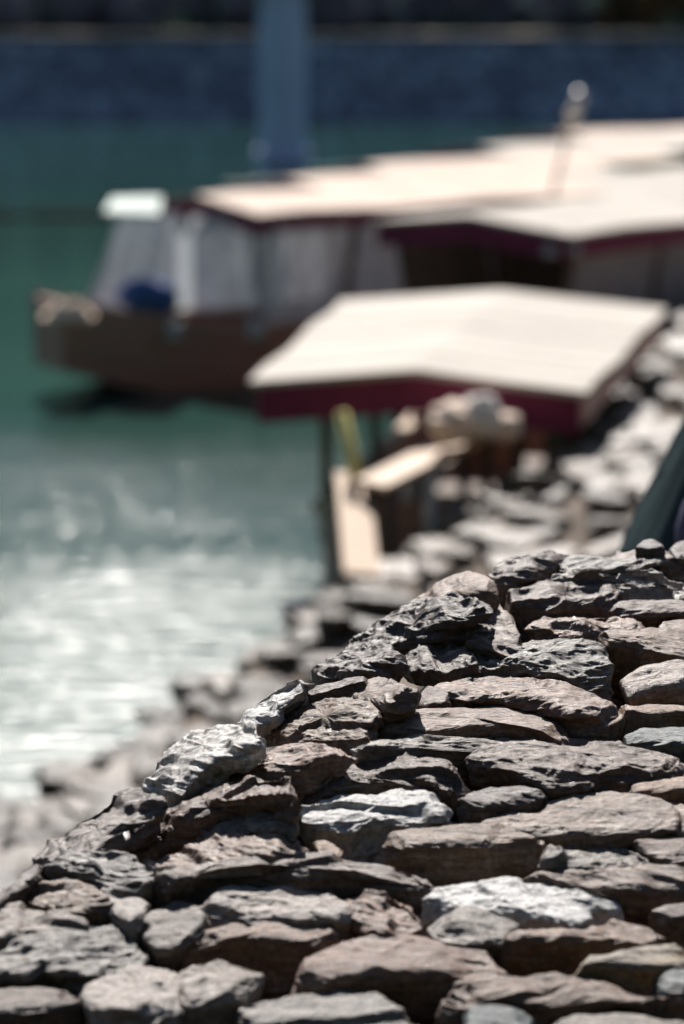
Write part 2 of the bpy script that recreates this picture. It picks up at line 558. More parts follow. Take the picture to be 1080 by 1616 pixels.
# ------------------------------------------------------------------ mesh builder
class MB:
    def __init__(self): self.v, self.f = [], []

    def add(self, vs, fs):
        k = len(self.v)
        self.v += [tuple(p) for p in vs]
        self.f += [tuple(i + k for i in f) for f in fs]

    def quad(self, pts): self.add(pts, [tuple(range(len(pts)))])

    def box(self, a, b, M=None):
        (x0, y0, z0), (x1, y1, z1) = a, b
        vs = [Vector(p) for p in ((x0, y0, z0), (x1, y0, z0), (x1, y1, z0), (x0, y1, z0), (x0, y0, z1), (x1, y0, z1), (x1, y1, z1), (x0, y1, z1))]
        if M is not None: vs = [M @ p for p in vs]
        self.add(vs, [(0, 3, 2, 1), (4, 5, 6, 7), (0, 1, 5, 4), (1, 2, 6, 5), (2, 3, 7, 6), (3, 0, 4, 7)])

    def loft(self, rings, cap=True, closed=True):
        k = len(self.v)
        n = len(rings[0])
        for r in rings: self.v += [tuple(p) for p in r]
        for i in range(len(rings) - 1):
            for j in range(n if closed else n - 1):
                a, b = k + i * n + j, k + i * n + (j + 1) % n
                self.f.append((a, b, b + n, a + n))
        if cap and closed:
            self.f.append(tuple(k + j for j in reversed(range(n))))
            self.f.append(tuple(k + (len(rings) - 1) * n + j for j in range(n)))

    def tube(self, pts, radii, n=10, cap=True):
        pts = [Vector(p) for p in pts]
        if isinstance(radii, (int, float)): radii = [radii] * len(pts)
        rings = []
        for i, p in enumerate(pts):
            t = (pts[min(i + 1, len(pts) - 1)] - pts[max(i - 1, 0)]).normalized()
            a = t.cross(Vector((0, 0, 1)) if abs(t.z) < 0.9 else Vector((1, 0, 0))).normalized()
            b = t.cross(a)
            rings.append([p + (a * math.cos(2 * math.pi * j / n) + b * math.sin(2 * math.pi * j / n)) * radii[i] for j in range(n)])
        self.loft(rings, cap)

    def slab(self, top, thick):
        """a thin plate under an ordered list of top points"""
        n = len(top)
        t = [Vector(p) for p in top]
        b = [p - Vector((0, 0, thick)) for p in t]
        self.add(t + b, [tuple(range(n)), tuple(range(2 * n - 1, n - 1, -1))] + [((i + 1) % n, i, n + i, n + (i + 1) % n) for i in range(n)])

    def ball(self, c, r, n=14, m=9, sq=(1, 1, 1)):
        rings = []
        for i in range(m + 1):
            ph = math.pi * (i + 0.02) / (m + 0.04)
            rings.append([(c[0] + r * sq[0] * math.sin(ph) * math.cos(2 * math.pi * j / n), c[1] + r * sq[1] * math.sin(ph) * math.sin(2 * math.pi * j / n), c[2] + r * sq[2] * math.cos(ph)) for j in range(n)])
        self.loft(rings)

    def build(self, name, mat, parent=None, bevel=0.0, smooth=False):
        me = bpy.data.meshes.new(name)
        me.from_pydata(self.v, [], self.f)
        bm = bmesh.new()
        bm.from_mesh(me)
        bmesh.ops.recalc_face_normals(bm, faces=bm.faces)
        if bevel:
            bmesh.ops.bevel(bm, geom=list(bm.edges), offset=bevel, segments=2, affect='EDGES', clamp_overlap=True)
        for f in bm.faces: f.smooth = smooth
        bm.to_mesh(me)
        bm.free()
        me.materials.append(mat)
        return link(name, me, parent)


build_far_bank()
build_sky_block_hill()


# bushes along the far path: leafy clumps over short trunks
def foliage(name, centers, n, leaf, mat, parent, seed):
    r = np.random.default_rng(seed)
    cs = np.array([c[:3] for c in centers])
    rs = np.array([c[3] for c in centers])
    k = r.integers(0, len(cs), n)
    d = r.normal(size=(n, 3))
    d /= np.linalg.norm(d, axis=1)[:, None]
    rad = rs[k] * (0.45 + 0.6 * r.random(n) ** 0.6)
    p = cs[k] + d * rad[:, None] * np.array([1, 1, 0.8])
    a = r.normal(size=(n, 3)); a /= np.linalg.norm(a, axis=1)[:, None]
    b = np.cross(a, d + 0.3 * r.normal(size=(n, 3))); b /= np.linalg.norm(b, axis=1)[:, None] + 1e-9
    s = leaf * (0.6 + 0.8 * r.random(n))[:, None]
    v = np.stack([p - a * s, p + b * s * 0.6, p + a * s, p - b * s * 0.6], 1).reshape(-1, 3)
    f = np.arange(n * 4).reshape(-1, 4)
    return link(name, np_mesh(name, v, f, mat, False), parent)


def build_bushes():
    r = random.Random(5)
    for i in range(36):
        x = -24 + i * 1.3 + r.uniform(-0.5, 0.5)
        y = 106.3 + r.uniform(-0.6, 1.6)
        h = r.uniform(2.2, 4.0)
        brown = x > 11
        root = empty('riverside_bush', (x, y, 3.4))
        tag(root, 'brown winter bush beside the far path, by the sunlit stretch' if brown else 'dark green bush growing beside the shaded far path above the wall', 'bush', 'bushes along the far path')
        mb = MB()
        for q in range(4):
            a = r.uniform(0, 6.28)
            mb.tube([(0, 0, -0.1), (0.15 * math.cos(a), 0.15 * math.sin(a), h * 0.35), (0.6 * math.cos(a), 0.6 * math.sin(a), h * 0.8)], [0.07, 0.05, 0.02], 6)
        mb.build('trunk', M_POST, root)
        cs = [(r.uniform(-0.9, 0.9), r.uniform(-0.8, 0.8), r.uniform(0.5, h), r.uniform(0.5, 0.9)) for q in range(9)]
        foliage('crown', cs, 1300, 0.14, M_LEAF2 if brown else M_LEAF, root, i)


build_bushes()


def build_pier():
    c = at(447, 255, 74.0)
    root = empty('bridge_pier', (c.x, 74.0, 0))
    tag(root, 'tall grey concrete bridge pier standing in the river before the far wall', 'pier')
    mb = MB()
    mb.tube([(0, 0, -1.7), (0, 0, 5.2)], 0.72, 28)
    mb.build('shaft', M_PIER, root, smooth=False)
    mb = MB()
    mb.tube([(0, 0, -1.7), (0, 0, 0.35), (0, 0, 0.5)], [0.86, 0.86, 0.74], 28)
    mb.build('footing', M_PIER, root)
    mb = MB()
    mb.box((-1.5, -0.9, 5.15), (1.5, 0.9, 6.0))
    mb.build('cap_beam', M_PIER, root, bevel=0.05)


build_pier()


def build_boom():
    root = empty('floating_boom', (-16, 55, 0))
    tag(root, 'low dark floating boom lying across the green water beyond the boats', 'boom')
    for i in range(15):
        mb = MB()
        x0 = -12 + i * 2.6
        mb.tube([(x0, 0, 0.05), (x0 + 0.08, 0, 0.05), (x0 + 2.4, 0, 0.05), (x0 + 2.48, 0, 0.05)], [0.06, 0.09, 0.09, 0.06], 12)
        mb.build('float', M_SOIL, root)


build_boom()


# ------------------------------------------------------------------ stones
def resample(P, n):
    Q = np.vstack([P, P[:1]])
    L = np.concatenate([[0], np.cumsum(np.linalg.norm(np.diff(Q, axis=0), axis=1))])
    t = np.linspace(0, L[-1], n, endpoint=False)
    return np.stack([np.interp(t, L, Q[:, i]) for i in range(Q.shape[1])], -1)


def smooth_loop(P, it):
    for _ in range(it): P = 0.5 * P + 0.25 * (np.roll(P, 1, 0) + np.roll(P, -1, 0))
    return P


def stone_mesh(name, outline, thick, mat, seed, nu=240, nv=64, box=0.34, rough=1.0, dome=0.2, facets=5, tilt=(0, 0), slant=0.06):
    """outline: (n,3) local points of the top rim. The body goes thick below it."""
    r = np.random.default_rng(seed)
    P = resample(outline, nu)
    P = smooth_loop(P, max(1, nu // 80))
    C = P.mean(0)
    size = max(np.ptp(P[:, 0]), np.ptp(P[:, 1]))
    small = min(np.ptp(P[:, 0]), np.ptp(P[:, 1]))
    v = np.linspace(0, 1, nv)
    ph = (v ** 0.9) * math.pi * 0.80
    ph[0] = 0.0
    rho = np.sin(np.minimum(ph, math.pi / 2)) ** (box + 0.25)
    # under the rim: flares a little inward
    rho = np.where(ph > math.pi / 2, 1 - 0.55 * ((ph - math.pi / 2) / (0.3 * math.pi)) ** 1.3, rho)
    c = np.cos(ph)
    hgt = np.sign(c) * np.abs(c) ** box
    top_h = min(thick * dome, 0.30 * small)
    zz = np.where(hgt > 0, (hgt - 1) * top_h, -top_h - (np.abs(hgt) ** 1.3) * (thick - top_h))
    D = P - C
    V = C[None, None, :] + rho[:, None, None] * D[None, :, :]
    # the rim plane's own heights fade out downwards
    V[:, :, 2] = C[2] + rho[:, None] * D[None, :, 2] + zz[:, None]
    V[:, :, 2] += 0.7 * top_h
    V = V.reshape(-1, 3)
    L = V - C
    L[:, 2] += L[:, 0] * tilt[0] + L[:, 1] * tilt[1]
    # flat chisel facets
    for k in range(facets):
        a = r.uniform(0, 2 * math.pi)
        el = r.uniform(0.15, 1.25)
        m = np.array([math.cos(a) * math.cos(el), math.sin(a) * math.cos(el), math.sin(el)])
        s = L @ m
        d = np.quantile(s, r.uniform(0.93, 0.99))
        L = L - np.maximum(s - d, 0)[:, None] * m * 0.92
    # normals of the base shape
    G = L.reshape(nv, nu, 3)
    du = np.roll(G, -1, 1) - np.roll(G, 1, 1)
    dv = np.gradient(G, axis=0)
    N = np.cross(dv, du).reshape(-1, 3)
    N /= np.linalg.norm(N, axis=1)[:, None] + 1e-9
    out = (N * L).sum(1).mean()
    if out < 0: N = -N
    N[:nu] = (0, 0, 1)
    off = r.uniform(-50, 50, 3)
    # layered schist: bands along a nearly horizontal, slightly dipping direction
    ax = Matrix.Rotation(r.uniform(-0.35, 0.35), 3, 'Z') @ Matrix.Rotation(r.uniform(-0.3, 0.3), 3, 'X') @ Matrix.Rotation(r.uniform(-0.25, 0.25), 3, 'Y')
    Q = L @ np.array(ax) + off
    lay = fbm(Q * np.array([7, 18, 55]), seed, 3, 0.55, True)
    lump = fbm(L * 9 + off, seed + 3, 3, 0.5)
    crag = fbm(Q * np.array([11, 30, 38]) + off + lump[:, None] * 0.5, seed + 7, 4, 0.55, True)
    fine = fbm(L * 95 + off, seed + 9, 2, 0.5)
    disp = 0.011 * lump + 0.0075 * lay + 0.0030 * (crag - 0.2) + 0.0011 * fine
    # terraces: steps where a layer has split off
    st = fbm(Q * np.array([4, 8, 18]), seed + 21, 2)
    disp = disp - 0.012 * np.clip((st - 0.12) * 9, 0, 1)
    sc = min(1.0, small / 0.14) * rough
    L = L + N * (disp * sc)[:, None]
    # close the top pole
    L[:nu] = L[:nu].mean(0)
    me = np_mesh(name, L, grid_faces(nu, nv, True)[:, ::-1], mat)
    return me, C


def stone_from_photo(poly, mat, label, thick=0.14, lift=0.0, group=None, slope=0.19, **kw):
    pn = Vector((0, -0.29, 1)).normalized()
    p0 = Vector((0, 4.2, 2.94 + lift))
    def hit(px, py, q, n):
        d = ray(px, py)
        return EYE + d * ((q - EYE).dot(n) / d.dot(n))
    # the front rim lies on the embankment's slope, the top is a nearly level tread
    ys = [q[1] for q in poly]
    xs = [q[0] for q in poly]
    q = hit((min(xs) + max(xs)) / 2, 0.35 * min(ys) + 0.65 * max(ys), p0, pn)
    e = float(seg_dist(np.array([q.x]), np.array([q.y]), EDGE)[0])
    lean = min(1.0, max(0.0, (0.34 - e) / 0.25)) if q.y < 5.85 and q.x < 0.42 else 0.0
    lean *= min(1.0, max(0.0, (q.y - 4.5) / 0.3))
    if lean > 0.3: kw.setdefault('edge', True)
    tn = Vector((-0.42 * lean, -slope, 1)).normalized()
    pts = [hit(px, py, q, tn) for px, py in poly]
    P = np.array(pts)
    global _sid
    _sid += 1
    P = P.mean(0) + (P - P.mean(0)) * np.array([1.05, 1.08, 1.05])
    ext = max(np.ptp(P[:, 0]), np.ptp(P[:, 1]))
    nu = int(min(420, max(140, ext / 0.3 * 230)))
    r = random.Random(_sid * 13)
    kw.setdefault('tilt', (r.uniform(-0.07, 0.07), r.uniform(-0.08, 0.06)))
    if kw.pop('edge', False): thick = min(thick, 0.085)
    me, C = stone_mesh('embankment_stone', P, thick, mat, 100 + _sid, nu=nu, nv=int(nu * 0.30), **kw)
    o = link('embankment_stone', me)
    o.location = C
    tag(o, label, 'stone', group)
    return o


_sid = 0
B, D_, P_, G_, W_, O_, T_ = BROWN, DARK, PALE, GREYS, WHITE, ORANGE, TEAL
FG = [
 # --- bottom rows
 (B, [(-40,1575),(0,1573),(60,1570),(110,1570),(128,1578),(125,1590),(45,1608),(-20,1612)], 'smooth flat brown slab in the lower left corner of the embankment', {}),
 (P_, [(-40,1440),(10,1435),(35,1428),(65,1440),(100,1455),(130,1452),(135,1475),(60,1490),(0,1500),(-40,1500)], 'pale glinting stone on the left frame edge of the embankment', {}),
 (G_, [(-40,1512),(40,1492),(130,1470),(180,1470),(205,1490),(240,1528),(200,1538),(145,1548),(100,1545),(70,1535),(45,1548),(0,1553),(-40,1553)], 'large striated grey stone above the smooth corner slab', dict(rough=1.3)),
 (B, [(35,1412),(60,1395),(100,1390),(135,1398),(150,1415),(175,1435),(150,1447),(100,1450),(70,1440),(40,1425)], 'knobbly brown stone above the pale glinting edge stone', dict(rough=1.3)),
 (P_, [(148,1405),(165,1396),(180,1400),(215,1420),(238,1435),(225,1460),(208,1475),(180,1455),(160,1430)], 'pale slanting stone between the knobbly brown and the bluish stones', {}),
 (G_, [(215,1445),(240,1435),(280,1430),(310,1438),(345,1450),(330,1472),(300,1490),(275,1505),(250,1505),(225,1485),(212,1470)], 'bluish grey stone with a shaded face beside the pale slanting stone', {}),
 (P_, [(135,1560),(170,1535),(220,1530),(270,1530),(285,1560),(280,1620),(160,1625),(135,1590)], 'mottled pale brown stone on the bottom edge next to the corner slab', dict(rough=1.4)),
 (P_, [(270,1532),(310,1522),(350,1522),(400,1540),(412,1555),(395,1580),(360,1585),(320,1588),(285,1590)], 'rounded pale stone nestled right of the mottled bottom stone', {}),
 (B, [(210,1405),(290,1385),(360,1375),(420,1368),(460,1366),(550,1362),(600,1366),(680,1375),(720,1400),(690,1412),(640,1408),(590,1402),(550,1394),(480,1398),(420,1400),(330,1404),(270,1417)], 'very long thin brown slab with a black undercut, lower middle of the embankment', dict(dome=0.3)),
 (P_, [(310,1425),(360,1412),(420,1410),(490,1408),(540,1425),(575,1440),(540,1455),(480,1465),(400,1462),(330,1455),(310,1440)], 'layered pale stone directly under the very long thin slab', dict(rough=1.2)),
 (B, [(545,1425),(580,1418),(640,1425),(668,1455),(670,1470),(640,1482),(590,1480),(560,1460)], 'rough brown stone wedged left of the big white slab', dict(rough=1.3)),
 (B, [(290,1500),(320,1480),(380,1465),(450,1468),(510,1470),(555,1480),(555,1495),(520,1502),(450,1495),(380,1491),(320,1498)], 'flat brown slab with a deep black front under the layered pale stone', {}),
 (B, [(415,1555),(480,1530),(540,1500),(570,1483),(640,1487),(700,1497),(780,1510),(830,1535),(845,1548),(780,1545),(700,1545),(640,1548),(590,1547),(520,1560),(450,1564)], 'broad smooth brown slab in the middle of the lowest rows', dict(rough=0.7)),
 (G_, [(365,1610),(400,1590),(480,1582),(520,1572),(590,1568),(630,1580),(655,1605),(660,1640),(370,1640)], 'speckled grey stone cut off by the bottom edge, below the broad smooth slab', {}),
 (B, [(650,1570),(720,1553),(760,1550),(840,1545),(930,1545),(965,1560),(1010,1580),(1080,1590),(1095,1602),(1020,1597),(950,1592),(860,1597),(800,1592),(720,1592),(670,1590)], 'long uneven brown slab under the orange stained stone', {}),
 (T_, [(735,1606),(770,1596),(820,1602),(840,1614),(830,1640),(735,1640)], 'small dark stone on the bottom edge below the long uneven slab', {}),
 (G_, [(845,1628),(900,1610),(1000,1606),(1095,1612),(1095,1640),(845,1640)], 'grey brown stone in the lower right corner of the embankment', {}),
 (W_, [(670,1432),(700,1408),(745,1396),(790,1400),(860,1402),(905,1397),(950,1412),(978,1430),(975,1442),(950,1440),(930,1445),(935,1462),(900,1468),(860,1458),(820,1450),(780,1442),(720,1444)], 'big flat white quartz slab, the brightest stone of the lower rows', dict(rough=0.75, tilt=(0, 0.02))),
 (G_, [(670,1480),(700,1460),(750,1446),(790,1458),(830,1472),(800,1490),(760,1502),(700,1494)], 'dull grey stone tucked under the left end of the big white slab', dict(tilt=(0, 0.15))),
 (B, [(770,1498),(830,1483),(900,1475),(970,1465),(1020,1472),(1055,1490),(1062,1505),(1030,1502),(990,1497),(930,1495),(860,1496),(800,1499)], 'thin brown slab with a black hollow beneath, below the big white slab', {}),
 (O_, [(890,1535),(920,1525),(970,1518),(1020,1508),(1080,1500),(1095,1530),(1030,1540),(990,1537),(950,1534),(910,1540)], 'orange stained stone near the lower right corner', {}),
 (T_, [(1030,1550),(1050,1539),(1095,1537),(1095,1580),(1040,1575)], 'dark greenish stone under the orange stained one', {}),
 (B, [(1028,1446),(1050,1437),(1095,1430),(1095,1452),(1040,1453)], 'thin brown stone on the right frame edge level with the big white slab', {}),
 (B, [(800,1395),(860,1378),(930,1372),(1010,1375),(1095,1378),(1095,1412),(1040,1410),(980,1412),(930,1410),(870,1398)], 'layered dark brown slab above the right end of the big white slab', {}),
 # --- middle rows
 (G_, [(860,1370),(880,1345),(905,1330),(950,1322),(985,1335),(1020,1355),(1040,1372),(1000,1380),(950,1382),(900,1380)], 'lumpy wrinkled grey stone under the very wide brown slab', dict(rough=1.7)),
 (B, [(1000,1340),(1030,1328),(1095,1325),(1095,1365),(1045,1368),(1015,1354)], 'brown stone on the right frame edge beside the lumpy wrinkled stone', {}),
 (B, [(760,1300),(800,1285),(830,1275),(870,1264),(920,1260),(1000,1264),(1095,1262),(1095,1320),(1000,1323),(930,1323),(860,1320),(800,1313)], 'very wide flat brown slab running off the right frame edge', dict(rough=0.8)),
 (D_, [(715,1264),(770,1252),(830,1248),(870,1256),(850,1270),(810,1280),(770,1284),(730,1277)], 'dark ledge stone right behind the mottled white stone', {}),
 (B, [(740,1195),(790,1185),(850,1180),(920,1172),(975,1170),(1030,1185),(1075,1205),(1078,1228),(1020,1230),(990,1243),(950,1240),(915,1250),(870,1250),(840,1240),(800,1225),(750,1212)], 'big humped brown boulder with a notch in its face, right of centre', dict(rough=1.3, thick=0.17)),
 (B, [(980,1247),(1010,1237),(1095,1233),(1095,1256),(1010,1260)], 'flat brown stone peeking out below the big humped boulder', {}),
 (B, [(585,1150),(610,1138),(660,1130),(720,1125),(770,1122),(830,1118),(870,1135),(905,1165),(890,1170),(850,1160),(800,1152),(720,1160),(640,1170),(590,1165)], 'smooth long brown slab with fine straight grain in the centre', dict(rough=0.55)),
 (P_, [(560,1190),(600,1180),(680,1174),(760,1162),(820,1152),(855,1154),(858,1168),(830,1180),(760,1188),(700,1192),(620,1196),(570,1199)], 'thin pale ledge under the smooth fine grained slab', {}),
 (D_, [(480,1240),(520,1207),(580,1194),(640,1190),(680,1202),(720,1225),(732,1248),(720,1256),(690,1250),(640,1240),(560,1244),(500,1260)], 'dark domed stone just above the mottled white stone', dict(rough=1.3)),
 (W_, [(465,1285),(480,1270),(520,1265),(580,1268),(640,1255),(680,1265),(715,1280),(718,1303),(690,1302),(640,1308),(590,1303),(560,1313),(510,1310),(480,1300)], 'mottled white stone with grey pits in the middle of the embankment', dict(rough=1.1, tilt=(0, 0.02))),
 (B, [(585,1332),(620,1318),(680,1313),(760,1313),(830,1315),(890,1325),(870,1336),(820,1336),(770,1342),(700,1341),(640,1341)], 'flat brown slab with a tall black front below the mottled white stone', {}),
 (B, [(225,1355),(290,1335),(350,1322),(420,1318),(480,1318),(495,1335),(490,1358),(440,1363),(400,1362),(330,1370),(260,1380)], 'long brown slab just above the very long thin slab', {}),
 (G_, [(300,1320),(330,1297),(380,1282),(420,1280),(465,1292),(470,1312),(420,1316),(360,1320)], 'mossy grey stone left of the mottled white stone', {}),
 (B, [(320,1252),(380,1237),(430,1222),(465,1232),(475,1252),(470,1268),(430,1270),(370,1272),(250,1320),(170,1345),(160,1335),(230,1300),(280,1277)], 'long diagonal brown slab sloping down to the left edge', dict(rough=1.2)),
 (B, [(430,1192),(470,1178),(530,1178),(560,1181),(540,1195),(510,1213),(450,1222),(400,1233),(320,1260),(300,1258),(350,1230),(400,1208)], 'ribbed diagonal slab under the white crusted boulder', dict(rough=1.3)),
 (W_, [(215,1250),(240,1215),(290,1175),(330,1155),(380,1150),(415,1160),(422,1180),(400,1200),(350,1215),(320,1235),(290,1258),(262,1258),(240,1250)], 'white crusted boulder on the left crest of the embankment', dict(rough=0.9, thick=0.2, dome=0.55, mat2=True)),
 (D_, [(70,1345),(130,1290),(190,1255),(235,1240),(262,1270),(225,1300),(160,1332),(110,1362),(60,1390),(40,1385)], 'dark bluish stone below the white crusted boulder on the crest edge', dict(rough=1.2)),
 (D_, [(-40,1465),(0,1425),(40,1385),(75,1360),(62,1390),(30,1418),(0,1442),(-30,1470)], 'black edge stone lowest along the left crest', {}),
 (G_, [(70,1372),(130,1347),(165,1342),(205,1347),(240,1375),(230,1392),(180,1395),(130,1387),(90,1392)], 'lumpy pale topped stone at the left end of the very long thin slab', dict(rough=1.4)),
 (B, [(497,1332),(520,1328),(545,1345),(540,1360),(505,1365)], 'little brown stone squeezed below the mottled white stone', {}),
 # --- upper rows
 (B, [(430,1160),(440,1137),(480,1117),(530,1112),(580,1114),(605,1130),(595,1150),(560,1165),(500,1170),(440,1178)], 'yellowish brown cracked stone left of the smooth fine grained slab', dict(rough=1.3)),
 (B, [(440,1135),(470,1105),(530,1087),(590,1077),(640,1074),(658,1087),(650,1113),(610,1123),(560,1112),(500,1114)], 'wedge shaped brown slab above the cracked yellowish stone', {}),
 (W_, [(365,1147),(400,1112),(450,1080),(490,1067),(508,1076),(470,1100),(430,1132),(390,1152)], 'whitish streaked stone on the crest next to the white crusted boulder', dict(rough=1.4)),
 (D_, [(395,1155),(430,1127),(480,1097),(560,1070),(600,1071),(540,1090),(470,1115),(430,1152)], 'narrow dark slab lying along the whitish crest stone', {}),
 (D_, [(500,1060),(520,1040),(570,1025),(630,1022),(640,1040),(600,1060),(550,1072),(510,1075)], 'dark craggy stone beside the black faced block', dict(rough=1.4)),
 (B, [(655,957),(690,932),(740,912),(775,925),(790,945),(750,952),(700,966)], 'smooth rounded brown boulder at the top of the crest', dict(rough=0.5, dome=0.5, thick=0.2)),
 (D_, [(525,1050),(560,1005),(610,970),(650,956),(700,952),(740,946),(770,943),(775,968),(740,985),(680,1000),(620,1015),(560,1040)], 'long rugged dark stone along the crest below the rounded boulder', dict(rough=1.6)),
 (B, [(705,1000),(740,962),(775,942),(805,965),(828,1008),(815,1022),(780,1026),(740,1026)], 'angular block with a steep lit right side under the rounded boulder', dict(rough=1.0, thick=0.2, tilt=(-0.25, 0))),
 (D_, [(632,1055),(650,1022),(690,1017),(740,1022),(770,1038),(740,1050),(700,1060),(650,1062)], 'black faced block with a thin lit rim near the crest', dict(thick=0.18)),
 (G_, [(720,1055),(770,1037),(830,1027),(880,1022),(930,1020),(955,1045),(965,1083),(930,1085),(880,1072),(830,1060),(760,1058)], 'rough glittering grey stone beside the dark deep gap', dict(rough=1.5)),
 (B, [(690,1092),(740,1077),(800,1067),(850,1072),(900,1090),(960,1110),(975,1138),(950,1150),(900,1143),(850,1125),(790,1115),(720,1116),(695,1108)], 'big slanting grained boulder above the smooth fine grained slab', dict(rough=1.3, thick=0.17)),
 (D_, [(655,1108),(675,1090),(700,1092),(715,1108),(695,1118),(670,1120)], 'small dark stone between the wedge slab and the slanting boulder', {}),
 (B, [(832,1000),(850,982),(890,972),(950,977),(1000,987),(1012,1003),(960,1006),(900,1012),(845,1016)], 'compact brown stone left of the long block near the crest', dict(rough=1.4)),
 (B, [(795,950),(840,932),(900,923),(960,926),(988,940),(975,955),(920,958),(870,964),(820,968)], 'flat brown cap stone just below the white layered crest stone', {}),
 (P_, [(850,926),(880,910),(940,902),(1000,907),(1060,917),(1090,927),(1090,942),(1030,932),(980,932),(920,924),(870,929)], 'white layered stone along the crest under the dark top stones', dict(rough=1.5)),
 (D_, [(755,912),(800,897),(850,882),(890,869),(905,885),(870,900),(840,913),(800,927),(780,924)], 'long dark sloping stone at the very top of the crest', dict(rough=1.3)),
 (B, [(940,885),(980,871),(1030,871),(1075,881),(1085,895),(1020,896),(970,894)], 'reddish brown ridge stone on the crest beside the dark tarpaulin', {}),
 (G_, [(880,906),(900,887),(960,887),(1040,895),(1050,906),(980,911),(920,907)], 'craggy grey stone on the crest behind the white layered stone', dict(rough=1.5)),
 (D_, [(1003,871),(1012,860),(1028,855),(1045,863),(1050,872),(1025,875)], 'small round stone with a lit rim on top of the crest', dict(lift=0.03, dome=0.7, rough=0.5)),
 (D_, [(1052,882),(1065,868),(1100,862),(1100,885),(1070,890)], 'dark crest stone on the right frame edge before the tarpaulin', {}),
 (D_, [(960,967),(1000,957),(1095,952),(1095,975),(1020,978),(980,976)], 'dark stone on the right frame edge below the white layered crest stone', {}),
 (B, [(1035,1000),(1060,986),(1100,982),(1100,1008),(1045,1010)], 'small brown stone on the right frame edge above the long block', {}),
 (B, [(935,1012),(990,1008),(1040,1006),(1100,1008),(1100,1045),(1050,1043),(1000,1030),(960,1024)], 'long brown block roofing the dark deep gap', dict(thick=0.2, rough=0.8)),
 (P_, [(985,1080),(1000,1062),(1050,1057),(1100,1057),(1100,1088),(1040,1092),(1000,1098)], 'pale flat topped block beyond the dark deep gap', {}),
 (B, [(970,1125),(1020,1117),(1100,1116),(1100,1134),(1020,1138),(975,1139)], 'flat brown stone under the pale flat topped block', {}),
 (T_, [(985,1166),(1010,1157),(1100,1159),(1100,1185),(1030,1180),(990,1178)], 'greenish dark stone on the right frame edge above the humped boulder', {}),
]
# white-crusted boulder: brown body with white crust
CRUST = stone_mat('white_crusted_stone', (0.13, 0.11, 0.1), (0.34, 0.31, 0.28), (0.6, 0.57, 0.53), vein=(0.85, 0.83, 0.8), vein_amt=0.95, rough=(0.35, 0.6), stripe=(6, 14, 14))
for mat, poly, label, kw in FG:
    kw = dict(kw)
    if kw.pop('mat2', False): mat = CRUST
    stone_from_photo(poly, mat, label, **kw)


# smaller stones wedged down in the joints between them
def fillers():
    r = random.Random(21)
    protos = []
    for k in range(6):
        a = np.linspace(0, 2 * math.pi, 14, endpoint=False)
        rr = np.array([r.uniform(0.75, 1.15) for _ in a])
        P = np.stack([np.cos(a) * rr * 0.13, np.sin(a) * rr * 0.10, 0 * a], -1)
        me, C = stone_mesh('wedge_stone', P, 0.16, [DARK, BROWN][k % 2], 900 + k, nu=110, nv=40)
        protos.append(me)
    y = 4.15
    while y < 6.0:
        x = -0.9
        while x < 1.25:
            px, py = x + r.uniform(-0.05, 0.05), y + r.uniform(-0.05, 0.05)
            m = float(seg_dist(np.array([px]), np.array([py]), EDGE)[0])
            if m > 0.10 and abs(px) < 0.155 * py + 0.12:
                o = link('wedge_stone', protos[r.randrange(6)])
                o.location = (px, py, mound_z(py) - 0.13)
                o.rotation_euler = (0.25 + r.uniform(-0.2, 0.2), r.uniform(-0.2, 0.2), r.uniform(-0.4, 0.4))
                s = r.uniform(0.75, 1.1)
                o.scale = (s, s, s)
                tag(o, 'small dark stone wedged down in the joints between the big embankment stones', 'stone', 'wedge stones in the embankment joints')
            x += 0.24
        y += 0.19


fillers()


# ------------------------------------------------------------------ shore stones
def shore_protos():
    r = random.Random(3)
    out = []
    for k in range(10):
        a = np.linspace(0, 2 * math.pi, 12, endpoint=False)
        rr = np.array([r.uniform(0.72, 1.15) for _ in a])
        P = np.stack([np.cos(a) * rr * 0.30, np.sin(a) * rr * 0.23, 0 * a], -1)
        mat = SHORE if k < 7 else SHORE_D
        me, C = stone_mesh('shore_stone', P, 0.26, mat, 400 + k, nu=72, nv=26, rough=1.5, dome=0.4)
        out.append(me)
    return out


